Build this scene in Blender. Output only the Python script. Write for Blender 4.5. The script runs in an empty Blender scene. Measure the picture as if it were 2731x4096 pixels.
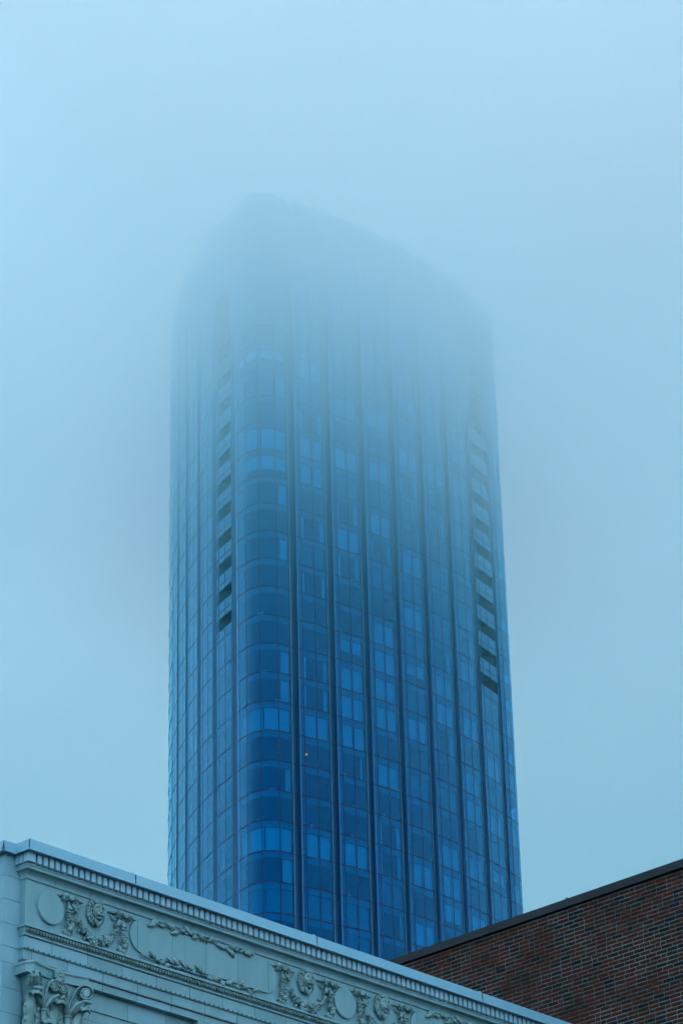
import bpy, math, random, cmath
from mathutils import Matrix, Vector
R0 = random.Random(7)
sc = bpy.context.scene
COL = sc.collection
PI = math.pi

# ------------------------------------------------------------------ materials
def nodes(name):
    m = bpy.data.materials.new(name); m.use_nodes = True
    nt = m.node_tree; nt.nodes.clear()
    out = nt.nodes.new('ShaderNodeOutputMaterial')
    return m, nt, out
def lk(nt, a, b): nt.links.new(a, b)
def noise(nt, scale, detail=4, coord='Object', stretch=None):
    tc = nt.nodes.new('ShaderNodeTexCoord'); n = nt.nodes.new('ShaderNodeTexNoise')
    n.inputs['Scale'].default_value = scale; n.inputs['Detail'].default_value = detail
    if stretch:
        mp = nt.nodes.new('ShaderNodeMapping'); mp.inputs['Scale'].default_value = stretch
        lk(nt, tc.outputs[coord], mp.inputs[0]); lk(nt, mp.outputs[0], n.inputs[0])
    else: lk(nt, tc.outputs[coord], n.inputs[0])
    return n
def ramp(nt, src, c0, c1, p0=.35, p1=.65):
    r = nt.nodes.new('ShaderNodeValToRGB'); e = r.color_ramp.elements
    e[0].position = p0; e[1].position = p1; e[0].color = (*c0, 1); e[1].color = (*c1, 1)
    lk(nt, src, r.inputs[0]); return r
def pbr(name, c0, c1=None, rough=.6, metal=0., scale=6., bump=0., bscale=60., stretch=None, spec=.5):
    m, nt, out = nodes(name); p = nt.nodes.new('ShaderNodeBsdfPrincipled')
    p.inputs['Roughness'].default_value = rough; p.inputs['Metallic'].default_value = metal
    p.inputs['Specular IOR Level'].default_value = spec
    if c1:
        n = noise(nt, scale, 5, stretch=stretch); r = ramp(nt, n.outputs[0], c0, c1); lk(nt, r.outputs[0], p.inputs[0])
    else: p.inputs[0].default_value = (*c0, 1)
    if bump:
        n2 = noise(nt, bscale, 3); b = nt.nodes.new('ShaderNodeBump'); b.inputs['Strength'].default_value = bump
        b.inputs['Distance'].default_value = .004; lk(nt, n2.outputs[0], b.inputs['Height']); lk(nt, b.outputs[0], p.inputs['Normal'])
    lk(nt, p.outputs[0], out.inputs[0]); return m

M = {}
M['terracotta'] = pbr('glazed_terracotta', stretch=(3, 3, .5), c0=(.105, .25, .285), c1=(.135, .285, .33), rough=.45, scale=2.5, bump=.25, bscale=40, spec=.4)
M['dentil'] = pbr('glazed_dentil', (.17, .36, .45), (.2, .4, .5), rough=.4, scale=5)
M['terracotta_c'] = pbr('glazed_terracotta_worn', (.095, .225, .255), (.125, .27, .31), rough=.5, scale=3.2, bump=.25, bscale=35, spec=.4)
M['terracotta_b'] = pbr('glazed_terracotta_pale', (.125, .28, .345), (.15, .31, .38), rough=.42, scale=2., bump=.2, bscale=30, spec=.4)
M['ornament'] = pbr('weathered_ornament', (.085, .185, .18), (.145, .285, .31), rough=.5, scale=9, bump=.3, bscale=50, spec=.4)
M['joint_and_shade'] = pbr('mortar_joint_and_shade', (.045, .075, .1), rough=.9)  # joints; also painted shade in lion eyes, mouths and below the fillet
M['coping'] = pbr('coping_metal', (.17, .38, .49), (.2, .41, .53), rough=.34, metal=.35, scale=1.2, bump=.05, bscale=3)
M['seam'] = pbr('metal_seam', (.02, .04, .05), rough=.6)
M['cap'] = pbr('black_cap_metal', (.005, .011, .016), (.007, .014, .02), rough=.55, metal=.0, spec=.25, scale=2)
M['asphalt'] = pbr('asphalt', (.045, .05, .055), (.06, .065, .07), rough=.9, scale=30)
M['concrete'] = pbr('concrete', (.2, .21, .22), (.28, .29, .3), rough=.9, scale=3)
M['mullion'] = pbr('dark_mullion', (.012, .024, .085), rough=.45, metal=.2)
M['trim'] = pbr('edge_trim', (.16, .42, .55), rough=.3, metal=.5)
M['cover'] = pbr('column_cover_metal', (.03, .145, .31), (.036, .16, .34), rough=.4, metal=.4, scale=.4, spec=.6)
M['cover_mid'] = pbr('balcony_upstand', (.025, .085, .16), (.03, .1, .18), rough=.7)
M['pale_lit_side'] = pbr('pale_lit_recess_metal', (.1, .26, .42), (.12, .29, .45), rough=.5)  # pale metal, with skylight on the recess side put into its colour
M['cover_shaded'] = pbr('shaded_recess_panel', (.01, .05, .1), rough=.6)  # darker copy of the cover, recess shade put into the colour
M['shadowbox'] = pbr('shadow_box', (.1, .22, .26), (.12, .25, .29), rough=.8, scale=.4)
M['blind'] = pbr('roller_blind', (.56, .6, .6), (.63, .67, .67), rough=.9, scale=.25, stretch=(3, 3, .3))
M['blind_dim'] = pbr('sheer_blind', (.2, .24, .25), (.23, .28, .28), rough=.9, scale=.25)
M['room'] = pbr('room_surface', (.1, .11, .12), (.14, .14, .15), rough=.9, scale=.15)
M['slab'] = pbr('slab_soffit', (.05, .1, .17), rough=.9)
M['ornament_dark'] = pbr('dark_moulding', (.05, .11, .105), (.095, .185, .2), rough=.5, scale=14, spec=.4)  # darker tone for the egg and dart
M['furniture'] = pbr('pale_furniture', (.5, .55, .55), rough=.8)
def emis(name, c, s):
    m, nt, out = nodes(name); e = nt.nodes.new('ShaderNodeEmission'); e.inputs[0].default_value = (*c, 1); e.inputs[1].default_value = s
    lk(nt, e.outputs[0], out.inputs[0]); return m
M['lamp'] = emis('warm_lamp', (1, .014, .003), 16.)
def glass(name, tint, gl, ior, rough=.015):
    m, nt, out = nodes(name)
    t = nt.nodes.new('ShaderNodeBsdfTransparent'); t.inputs[0].default_value = (*tint, 1)
    g = nt.nodes.new('ShaderNodeBsdfGlossy'); lw = nt.nodes.new('ShaderNodeLayerWeight'); lw.inputs[0].default_value = .5
    pw = nt.nodes.new('ShaderNodeMath'); pw.operation = 'POWER'; pw.inputs[1].default_value = 1.3; lk(nt, lw.outputs['Facing'], pw.inputs[0])
    cm = nt.nodes.new('ShaderNodeMix'); cm.data_type = 'RGBA'; cm.inputs[6].default_value = (*gl, 1); cm.inputs[7].default_value = (.42, .85, 1, 1)
    lk(nt, pw.outputs[0], cm.inputs[0]); lk(nt, cm.outputs[2], g.inputs[0]); g.inputs['Roughness'].default_value = rough
    pf = nt.nodes.new('ShaderNodeMath'); pf.operation = 'POWER'; pf.inputs[1].default_value = 2.4; lk(nt, lw.outputs['Facing'], pf.inputs[0])
    f = nt.nodes.new('ShaderNodeMapRange'); lk(nt, pf.outputs[0], f.inputs[0]); f.inputs[3].default_value = ior; f.inputs[4].default_value = 1.
    n = noise(nt, .45, 2); b = nt.nodes.new('ShaderNodeBump'); b.inputs['Strength'].default_value = .05; b.inputs['Distance'].default_value = .05
    lk(nt, n.outputs[0], b.inputs['Height']); lk(nt, b.outputs[0], g.inputs['Normal'])
    mx = nt.nodes.new('ShaderNodeMixShader'); lk(nt, f.outputs[0], mx.inputs[0]); lk(nt, t.outputs[0], mx.inputs[1]); lk(nt, g.outputs[0], mx.inputs[2])
    lk(nt, mx.outputs[0], out.inputs[0]); return m
M['glass'] = glass('blue_tower_glass', (.010, .66, 1.), (.0, .39, 1.), .215)
def brick_mat():
    m, nt, out = nodes('red_brick'); p = nt.nodes.new('ShaderNodeBsdfPrincipled'); p.inputs['Roughness'].default_value = .85; p.inputs['Specular IOR Level'].default_value = .15
    a = nt.nodes.new('ShaderNodeAttribute'); a.attribute_name = 'brick_colour'
    n = noise(nt, 55, 4); r = ramp(nt, n.outputs[0], (.72, .7, .7), (1.2, 1.2, 1.2), .3, .7)
    mx = nt.nodes.new('ShaderNodeMix'); mx.data_type = 'RGBA'; mx.blend_type = 'MULTIPLY'; mx.inputs[0].default_value = 1
    lk(nt, a.outputs[0], mx.inputs[6]); lk(nt, r.outputs[0], mx.inputs[7]); lk(nt, mx.outputs[2], p.inputs[0])
    n2 = noise(nt, 120, 3); b = nt.nodes.new('ShaderNodeBump'); b.inputs['Strength'].default_value = .5; b.inputs['Distance'].default_value = .003
    lk(nt, n2.outputs[0], b.inputs['Height']); lk(nt, b.outputs[0], p.inputs['Normal'])
    lk(nt, p.outputs[0], out.inputs[0]); return m
M['brick'] = brick_mat()
def mortar_mat():
    m, nt, out = nodes('mortar'); p = nt.nodes.new('ShaderNodeBsdfPrincipled'); p.inputs['Roughness'].default_value = .95
    n = noise(nt, 1.1, 5); r = ramp(nt, n.outputs[0], (.03, .068, .06), (.13, .24, .27), .4, .74)
    n3 = noise(nt, 40, 3); r3 = ramp(nt, n3.outputs[0], (.6, .6, .6), (1.15, 1.15, 1.15), .3, .7)
    mx = nt.nodes.new('ShaderNodeMix'); mx.data_type = 'RGBA'; mx.blend_type = 'MULTIPLY'; mx.inputs[0].default_value = 1
    lk(nt, r.outputs[0], mx.inputs[6]); lk(nt, r3.outputs[0], mx.inputs[7]); lk(nt, mx.outputs[2], p.inputs[0])
    lk(nt, p.outputs[0], out.inputs[0]); return m
M['mortar'] = mortar_mat()

# ------------------------------------------------------------------ mesh builder
class MB:
    def __init__(s): s.v = []; s.f = []; s.m = []; s.c = None; s.sm = []
    def add(s, vs, fs, mat, smooth=False):
        o = len(s.v); s.v += [tuple(p) for p in vs]
        for f in fs: s.f.append([i + o for i in f]); s.m.append(mat); s.sm.append(smooth)
    def quad(s, a, b, c, d, mat): s.add([a, b, c, d], [(0, 1, 2, 3)], mat)
    def hexa(s, p, mat):   # p: 8 points bottom 0-3, top 4-7
        s.add(p, [(0, 3, 2, 1), (4, 5, 6, 7), (0, 1, 5, 4), (1, 2, 6, 5), (2, 3, 7, 6), (3, 0, 4, 7)], mat)
    def box(s, x0, x1, y0, y1, z0, z1, mat):
        s.hexa([(x0, y0, z0), (x1, y0, z0), (x1, y1, z0), (x0, y1, z0), (x0, y0, z1), (x1, y0, z1), (x1, y1, z1), (x0, y1, z1)], mat)
    def wbox(s, u0, u1, w0, w1, z0, z1, mat): s.box(u0, u1, -w1, -w0, z0, z1, mat)
    def prism(s, poly, z0, z1, mat, capb=True, capt=True):
        n = len(poly); vs = [(x, y, z0) for x, y in poly] + [(x, y, z1) for x, y in poly]
        fs = [(i, (i + 1) % n, n + (i + 1) % n, n + i) for i in range(n)]
        if capt: fs.append(tuple(range(n, 2 * n)))
        if capb: fs.append(tuple(range(n - 1, -1, -1)))
        s.add(vs, fs, mat)
    def ell(s, c, r, mat, rot=None, nu=10, nv=7, fn=None):
        vs = []; q = rot if rot else Matrix.Identity(3)
        for j in range(nv + 1):
            th = PI * j / nv
            for i in range(nu):
                ph = 2 * PI * i / nu
                d = Vector((math.sin(th) * math.cos(ph), math.sin(th) * math.sin(ph), math.cos(th)))
                k = fn(d) if fn else 1.
                p = q @ Vector((d.x * r[0] * k, d.y * r[1] * k, d.z * r[2] * k))
                vs.append((c[0] + p.x, c[1] + p.y, c[2] + p.z))
        fs = []
        for j in range(nv):
            for i in range(nu):
                a, b = j * nu + i, j * nu + (i + 1) % nu
                fs.append((a, a + nu, b + nu, b))
        s.add(vs, fs, mat, True)
    def tube(s, pts, rad, mat, n=6, flat=1., closed_ends=True, axis=None):
        pts = [Vector(p) for p in pts]; k = len(pts)
        if not isinstance(rad, (list, tuple)): rad = [rad] * k
        vs = []; up = Vector(axis) if axis else Vector((0, 0, 1))
        for i, p in enumerate(pts):
            t = (pts[min(i + 1, k - 1)] - pts[max(i - 1, 0)])
            t = t.normalized() if t.length > 1e-9 else Vector((1, 0, 0))
            a = t.cross(up)
            if a.length < 1e-3: a = t.cross(Vector((0, 1, .1)))
            a.normalize(); b = a.cross(t)
            for j in range(n):
                g = 2 * PI * j / n; vs.append(tuple(p + a * math.cos(g) * rad[i] + b * math.sin(g) * rad[i] * flat))
        fs = [(i * n + j, i * n + (j + 1) % n, (i + 1) * n + (j + 1) % n, (i + 1) * n + j) for i in range(k - 1) for j in range(n)]
        if closed_ends: fs += [tuple(range(n - 1, -1, -1)), tuple((k - 1) * n + j for j in range(n))]
        s.add(vs, fs, mat, n > 4)
    def build(s, name, parent=None, **props):
        me = bpy.data.meshes.new(name); me.from_pydata(s.v, [], s.f)
        ms = []
        for k in s.m:
            if k not in ms: ms.append(k)
        for k in ms: me.materials.append(M[k])
        idx = {k: i for i, k in enumerate(ms)}
        me.polygons.foreach_set('material_index', [idx[k] for k in s.m])
        me.polygons.foreach_set('use_smooth', s.sm)
        if s.c is not None:
            at = me.color_attributes.new('brick_colour', 'FLOAT_COLOR', 'CORNER')
            buf = []
            for p in me.polygons:
                buf += list(s.c[p.index]) * p.loop_total
            at.data.foreach_set('color', buf)
        me.validate(); me.update()
        o = bpy.data.objects.new(name, me); COL.objects.link(o)
        if parent: o.parent = parent
        for k, v in props.items(): o[k] = v
        return o
def thing(name, label, cat, loc, rz=0.):
    o = bpy.data.objects.new(name, None); COL.objects.link(o); o.location = loc; o.rotation_euler = (0, 0, rz)
    o['label'] = label; o['category'] = cat; o.empty_display_size = .5
    return o

# ------------------------------------------------------------------ glass tower
S1 = dict(
 C=[(-12.08,303.16),(-11.79,302.45),(-10.93,301.2),(-10.57,300.72),(-10.1,300.32),(-9.39,299.99),(-8.49,299.86),(-7.42,300.17),(-5.96,301.11)],
 R1=[(-5.12,301.64),(-4.64,301.93),(-3.24,302.85),(-1.81,303.89)], R2=[(-1.01,304.49),(-.54,304.83),(.75,305.82),(2.14,306.95)],
 R3=[(2.88,307.59),(3.33,307.98),(4.55,309.09),(5.85,310.35)], R4=[(6.53,311.05),(6.96,311.47),(8.13,312.66),(9.31,313.96)],
 R5=[(9.93,314.68),(10.35,315.16),(11.43,316.46),(12.53,317.86)], R6=[(13.09,318.63),(13.47,319.14),(14.46,320.5),(15.45,321.98)],
 R7=[(15.96,322.82),(16.29,323.37),(17.17,324.8),(18.09,326.4)])
LM = dict(R7=[(-14.49,307.6),(-14.23,307.0),(-13.48,305.58),(-12.66,304.12)], R6=[(-16.57,312.32),(-16.33,311.72),(-15.67,310.15),(-14.97,308.59)],
 R5=[(-18.32,317.03),(-18.12,316.42),(-17.56,314.83),(-16.97,313.15)], R4=[(-19.7,321.79),(-19.53,321.19),(-19.1,319.6),(-18.63,317.99)],
 R3=[(-20.73,326.55),(-20.6,325.95),(-20.28,324.4),(-19.92,322.8)])
CEN = complex(-3.7275, 324.018)
W3 = cmath.exp(1j * math.radians(120))
def rot(pts, n, off=0j): return [CEN + (complex(*p) - CEN) * W3 ** n + off for p in pts]
order = ['C', 'R1', 'R2', 'R3', 'R4', 'R5', 'R6', 'R7']
BAYS = []      # (key, points)
for sidx in range(3):
    for k in order:
        if sidx == 2 and k in LM: pts = [complex(*p) for p in LM[k]]
        elif sidx == 2 and k == 'R2': pts = rot(S1[k], 2, .62 + .05j)
        elif sidx == 2: pts = rot(S1[k], 2, .66 + .02j)
        else: pts = rot(S1[k], sidx)
        BAYS.append((sidx, k, pts))
FH = 3.5; ZF0 = 126.02 + 1.6          # height of the reference floor line
KTOP = 21
def zf(k): return ZF0 + FH * k
TB = Vector((CEN.real, CEN.imag, 0))
tower = thing('glass_tower', 'tall blue glass apartment tower with rounded corners, its top fading into low cloud', 'tower', TB)
def T(p, z): return (p.real - TB.x, p.imag - TB.y, z)
def inward(a, b):           # unit normal pointing into the building (bays run counter-clockwise seen from above)
    t = (b - a) / abs(b - a); n = t * 1j
    mid = (a + b) / 2
    return n if ((CEN - mid) * n.conjugate()).real > 0 else -n
def offset(poly, d):
    out = []
    for i, p in enumerate(poly):
        ns = []
        if i > 0: ns.append(inward(poly[i - 1], p))
        if i < len(poly) - 1: ns.append(inward(p, poly[i + 1]))
        n = sum(ns) / len(ns); n /= abs(n); out.append(p + n * d)
    return out
def strip(mb, poly, z0, z1, mat, d=0.):
    q = offset(poly, d) if d else poly
    n = len(q); vs = [T(p, z0) for p in q] + [T(p, z1) for p in q]
    mb.add(vs, [(i, i + 1, n + i + 1, n + i) for i in range(n - 1)], mat, n > 3)
def band(mb, poly, z0, z1, dout, din, mat):
    a = offset(poly, -dout); b = offset(poly, din); n = len(a)
    vs = [T(p, z0) for p in a] + [T(p, z1) for p in a] + [T(p, z0) for p in b] + [T(p, z1) for p in b]
    fs = []
    for i in range(n - 1):
        fs += [(i, i + 1, n + i + 1, n + i), (2 * n + i + 1, 2 * n + i, 3 * n + i, 3 * n + i + 1), (i + 1, i, 2 * n + i, 2 * n + i + 1), (n + i, n + i + 1, 3 * n + i + 1, 3 * n + i)]
    fs += [(0, n, 3 * n, 2 * n), (n - 1, 3 * n - 1, 4 * n - 1, 2 * n - 1)]
    mb.add(vs, fs, mat)
def post(mb, p, t, n, hw, dout, din, z0, z1, mat):
    a = [p - t * hw - n * dout, p + t * hw - n * dout, p + t * hw + n * din, p - t * hw + n * din]
    mb.hexa([T(q, z0) for q in a] + [T(q, z1) for q in a], mat)
def mulls(key): return [1, 2] if key != 'C' else [1, 2, 5, 7]

STATE = {('C', 2): 'r', ('C', 1): 'B', ('C', 0): 'N', ('C', -1): 'r', ('C', -2): 'N', ('C', -3): 'B', ('C', -4): 'r', ('C', -5): 'D', ('C', 3): 'r', ('C', 4): 'N', ('C', 5): 'N', ('C', 6): 'N', ('C', 7): 'r', ('C', 8): 'N', ('C', 9): 'r', ('C', 10): 'H', ('C', 11): 'B',
 ('R1', 2): 'C', ('R1', 1): 'B', ('R1', 0): 'N', ('R1', -1): 'N', ('R1', -2): 'N', ('R1', -3): 'B', ('R1', -4): 'N', ('R1', -5): 'D', ('R1', 3): 'C', ('R1', 4): 'N', ('R1', 5): 'N', ('R1', 8): 'C', ('R1', 9): 'N', ('R1', 10): 'B', ('R1', 11): 'B',
 ('R2', 3): 'B', ('R2', 2): 'B', ('R2', 1): 'B', ('R2', 0): 'c', ('R2', -1): 'N', ('R2', -2): 'N', ('R2', -3): 'B', ('R2', -4): 'N', ('R2', -5): 'D', ('R2', 4): 'h', ('R2', 5): 'N', ('R2', 9): 'C', ('R2', 10): 'D', ('R2', 11): 'B',
 ('R3', 3): 'B', ('R3', 2): 'B', ('R3', 1): 'N', ('R3', 0): 'B', ('R3', -1): 'N', ('R3', -2): 'C', ('R3', -3): 'C', ('R3', -4): 'D', ('R3', -5): 'C', ('R3', 4): 'B', ('R3', 5): 'B', ('R3', 11): 'B',
 ('R4', 4): 'h', ('R4', 3): 'D', ('R4', 2): 'B', ('R4', 1): 'N', ('R4', 0): 'D', ('R4', -1): 'N', ('R4', -2): 'N', ('R4', -3): 'B', ('R4', -4): 'N', ('R4', -5): 'B',
 ('R5', 4): 'B', ('R5', 3): 'B', ('R5', 2): 'C', ('R5', 1): 'N', ('R5', 0): 'D', ('R5', -1): 'N', ('R5', -2): 'B', ('R5', -3): 'B', ('R5', -4): 'h',
 ('R6', 3): 'B', ('R6', 2): 'N', ('R6', 1): 'B', ('R6', 0): 'B', ('R6', -1): 'C', ('R6', -2): 'B', ('R6', 4): 'D',
 ('R7', 4): 'N', ('R7', 3): 'D', ('R7', 2): 'B', ('R7', 1): 'D', ('R7', 0): 'B', ('R7', -1): 'D', ('R7', -2): 'h'}

def window_frame(mb, key, pts, k, full=True):
    z0, z1 = zf(k), zf(k + 1)
    strip(mb, pts, z0, z1, 'glass')
    band(mb, pts, z0 - .05, z0 + .05, .016, .06, 'mullion')
    for i in mulls(key):
        t = pts[min(i + 1, len(pts) - 1)] - pts[i - 1]; t /= abs(t); n = inward(pts[i - 1], pts[min(i + 1, len(pts) - 1)])
        post(mb, pts[i], t, n, .036, .012, .1, z0, z1, 'mullion')
    for i, j in ((0, 1), (-1, -2)):
        a, b = pts[i], pts[j]; t = (b - a) / abs(b - a); n = inward(a, b) if i == 0 else inward(b, a)
        post(mb, a + t * .02, t, n, .028, .03, .03, z0 - .02, z1 - .075, 'trim')
        if i == -1: post(mb, a + t * .13, t, n, .05, .02, .1, z0, z1, 'mullion')
def subpoly(poly, f0, f1):
    L = [0]
    for i in range(1, len(poly)): L.append(L[-1] + abs(poly[i] - poly[i - 1]))
    def at(s):
        for i in range(1, len(poly)):
            if L[i] >= s - 1e-9:
                h = (s - L[i - 1]) / (L[i] - L[i - 1]); return poly[i - 1] + (poly[i] - poly[i - 1]) * h
        return poly[-1]
    a, b = f0 * L[-1], f1 * L[-1]
    return [at(a)] + [poly[i] for i in range(len(poly)) if a + 1e-6 < L[i] < b - 1e-6] + [at(b)]
def window_blind(mk, key, pts, k, st, rnd):
    """shadow box band and blinds / curtains behind the panes; mk(name) gives the mesh builder of the next part"""
    z0, z1 = zf(k), zf(k + 1)
    room = pts[1:]
    strip(mk('shadow_box'), room, z1 - .72, z1 - .06, 'shadowbox', .16)
    q = offset(room, .32); zt = z1 - .74; zb = z0 + .07
    gaps = [(.015, .47), (.52, .94)] if key != 'C' else [(.01, .2), (.225, .5), (.53, .76), (.785, .975)]
    if st in 'BDHh':
        mat = 'blind_dim' if st == 'D' else 'blind'
        if st == 'H': zb = z0 + 1.05
        if st == 'h': zb = z0 + rnd.choice((1.3, 1.7, .8))
        for a, b in gaps: strip(mk('blind'), subpoly(q, a, b), zb + rnd.uniform(0, .04), zt, mat)
    elif st == 'C':
        strip(mk('curtain'), subpoly(q, .02, .02 + rnd.uniform(.09, .16)), zb, zt, 'blind'); strip(mk('curtain'), subpoly(q, .95 - rnd.uniform(.1, .18), .95), zb, zt, 'blind')
    elif st == 'c': strip(mk('curtain'), subpoly(q, .80, .85), zb, zt, 'blind')
    elif st == 'r':
        a, b = gaps[-1]; strip(mk('curtain'), subpoly(q, b - rnd.uniform(.08, .17), b), zb, zt, 'blind')
        if rnd.random() < .5: strip(mk('curtain'), subpoly(q, gaps[0][0], gaps[0][0] + .05), zb, zt, 'blind_dim')
    if st in 'NrCc' and rnd.random() < .6:      # low furniture just inside the pane
        a = rnd.uniform(.1, .75); p = subpoly(offset(room, .7), a, a + rnd.uniform(.05, .12)); h = rnd.uniform(.25, .5)
        band(mk('window_seat'), p, z0 + .12, z0 + .12 + h, .12, .12, 'furniture')
def image_xy(p, z):
    X, Y, Z = p.real, p.imag, z - 1.6
    cxr = .999685684 * X + .0115742144 * Y - .0222389371 * Z
    cyr = .0250705557 * X - .461520541 * Y + .886775201 * Z
    czr = -.887054016 * Y - .46166565 * Z
    return 1365.5 + 11947 * cxr / -czr, 2048 - 11947 * cyr / -czr
cands = []
for bi, (sidx, key, pts) in enumerate(BAYS):
    if not ((sidx == 0) or (sidx == 1 and key == 'C') or (sidx == 2 and key in LM)): continue
    for k in range(-9, KTOP):
        if sidx == 0 and key == 'R7' and k >= 5: continue
        if sidx == 2 and key == 'R7' and k >= 5: continue
        e = pts[-1] if not (sidx == 1) else pts[4]
        x0, y0 = image_xy(pts[0], zf(k)); x1, y1 = image_xy(e, zf(k)); xm, ym = (x0 + x1) / 2, (y0 + y1) / 2
        if ym > 3356 + .339 * (xm - 125) or ym > 3846 - .345 * (xm - 1560): continue
        _, yt = image_xy(pts[0], zf(k + 1)); cands.append(((x1 - x0) * (y0 - yt), bi, k))
cands.sort(reverse=True); TOP = {(b, k) for _, b, k in cands[:100]}
rest = MB(); rest_in = MB(); hid = MB()
LEFT_BALC = [(b, 'L') for b, (s, k, p) in enumerate(BAYS) if s == 2 and k == 'R7'][0][0]
RIGHT_BALC = [b for b, (s, k, p) in enumerate(BAYS) if s == 0 and k == 'R7'][0]
def balcony(bi, pts, k, rail):
    left = bi == LEFT_BALC
    z0, z1 = zf(k), zf(k + 1)
    n = inward(pts[0], pts[-1]); t = (pts[-1] - pts[0]) / abs(pts[-1] - pts[0])
    mb = MB(); depth = 1.7
    a, b = pts[1] + t * .02, pts[-1] - t * .02
    A, Bk = a + n * depth, b + n * depth
    mb.quad(T(A, z0), T(Bk, z0), T(Bk, z1 - .3), T(A, z1 - .3), 'cover_shaded' if not left else 'cover')           # rear wall; the right stack's is coloured darker for recess shade
    w0 = A + (Bk - A) * .3; w1 = A + (Bk - A) * .72
    nn = -n * .02; mb.quad(T(w0 + nn, z0 + .1), T(w1 + nn, z0 + .1), T(w1 + nn, z1 - .7), T(w0 + nn, z1 - .7), 'mullion')
    for p, q, mm in ((a, A, 'pale_lit_side'), (Bk, b, 'cover')): mb.quad(T(p, z0), T(q, z0), T(q, z1 - .3), T(p, z1 - .3), mm if left else 'cover')  # far side of the left stack is coloured as if skylit
    c = [a, b, Bk, A]
    mb.hexa([T(p, z1 - .32) for p in c] + [T(p, z1 - .06) for p in c], 'slab')
    if k == 5: mb.hexa([T(p, z0 - .32) for p in c] + [T(p, z0 - .06) for p in c], 'slab')
    o = mb.build('balcony', tower)
    r = MB(); drop = .72
    if rail:
        strip(r, pts, z0 - (.06 if k == 5 else drop), z0 + 1.12, 'glass')
        strip(r, pts, z0 - (.06 if k == 5 else drop), z0 + 1.06, 'cover_mid', .06)
        band(r, pts, z0 - .04, z0 + .04, .03, .05, 'mullion'); band(r, pts, z0 + 1.1, z0 + 1.15, .02, .03, 'trim')
        for i in (0, 1, 2, 3):
            post(r, pts[i] + t * (.03 if i == 0 else 0), t, n, .028, .03, .03, z0 - (.06 if k == 5 else drop), z0 + 1.1, 'trim' if i in (0, 3) else 'mullion')
        r.build('railing', o)
for bi, (sidx, key, pts) in enumerate(BAYS):
    front = (sidx == 0) or (sidx == 1 and key == 'C') or (sidx == 2 and key in LM)
    rnd = random.Random(100 + bi)
    for k in range(-36, KTOP):
        if bi in (LEFT_BALC, RIGHT_BALC) and 5 <= k <= (17 if bi == LEFT_BALC else 19):
            balcony(bi, pts, k, rail=(k < 16)); continue
        if not front or k < -9:
            z0, z1 = zf(k), zf(k + 1)
            strip(hid, pts, max(z0, .1), z1, 'glass'); band(hid, pts, z0 - .05, z0 + .05, .035, .06, 'mullion')
            continue
        st = STATE.get((key, k)) if sidx == 0 else None
        if st is None:
            st = rnd.choice('BBBNNNDCrh') if key == 'C' else rnd.choice('BBBBNNNDDCCh')
            if sidx == 2: st = rnd.choice('NNNDDDDDNC')
            if k > 14: st = 'D' if key != 'C' else 'N'
        if (bi, k) in TOP:
            mb = MB(); window_frame(mb, key, pts, k); o = mb.build('window', tower)
            parts = []
            def mk(nm): parts.append((nm, MB())); return parts[-1][1]
            window_blind(mk, key, pts, k, st, rnd)
            for nm, q_ in parts: q_.build(nm, o)
        else:
            window_frame(rest, key, pts, k); window_blind(lambda nm: rest_in, key, pts, k, st, rnd)
rest.build('window_grid', tower, kind='stuff'); rest_in.build('blind_grid', tower, kind='stuff'); hid.build('curtain_wall', tower, kind='stuff')
# concave metal column covers between the bays
nb = len(BAYS)
for i in range(nb):
    a = BAYS[i][2]; b = BAYS[(i + 1) % nb][2]
    E_, tE = a[-1], (a[-1] - a[-2]) / abs(a[-1] - a[-2]); m1 = b[1]
    nE = inward(a[-2], a[-1]); sgn = 1 if (tE * cmath.exp(1j * math.radians(28)) * nE.conjugate()).real > 0 else -1
    gap = abs(m1 - E_)
    P1 = E_ + tE * cmath.exp(1j * math.radians(29 * sgn)) * (gap * 1.02)
    nm = inward(E_, m1); P2 = m1 + nm * .06
    mid = (P1 + P2) / 2 + nm * .25
    curve = [E_]
    for s_ in range(1, 5): curve.append(E_ + (P1 - E_) * s_ / 5)
    for s_ in range(0, 7):
        u = s_ / 6; A_ = E_ + (P1 - E_) * .8; curve.append(A_ * (1 - u) ** 2 + 2 * u * (1 - u) * (P1 + nm * .12) + P2 * u ** 2)
    mb = MB(); curve = [c for j, c in enumerate(curve) if j == 0 or abs(c - curve[j - 1]) > 1e-4]
    n = len(curve); vs = [T(p, .1) for p in curve] + [T(p, zf(KTOP) - .4) for p in curve]
    mb.add(vs, [(j, j + 1, n + j + 1, n + j) for j in range(n - 1)], 'cover', True)
    for k in range(-12, KTOP - 1):           # thin horizontal panel joints
        d = [c - nm * .01 for c in curve[:5]]
        vs = [T(p, zf(k) - .03) for p in d] + [T(p, zf(k) + .03) for p in d]
        mb.add(vs, [(j, j + 1, 6 - 1 + j + 1, 6 - 1 + j) for j in range(4)], 'mullion')
    mb.build('column_cover', tower)
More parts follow.
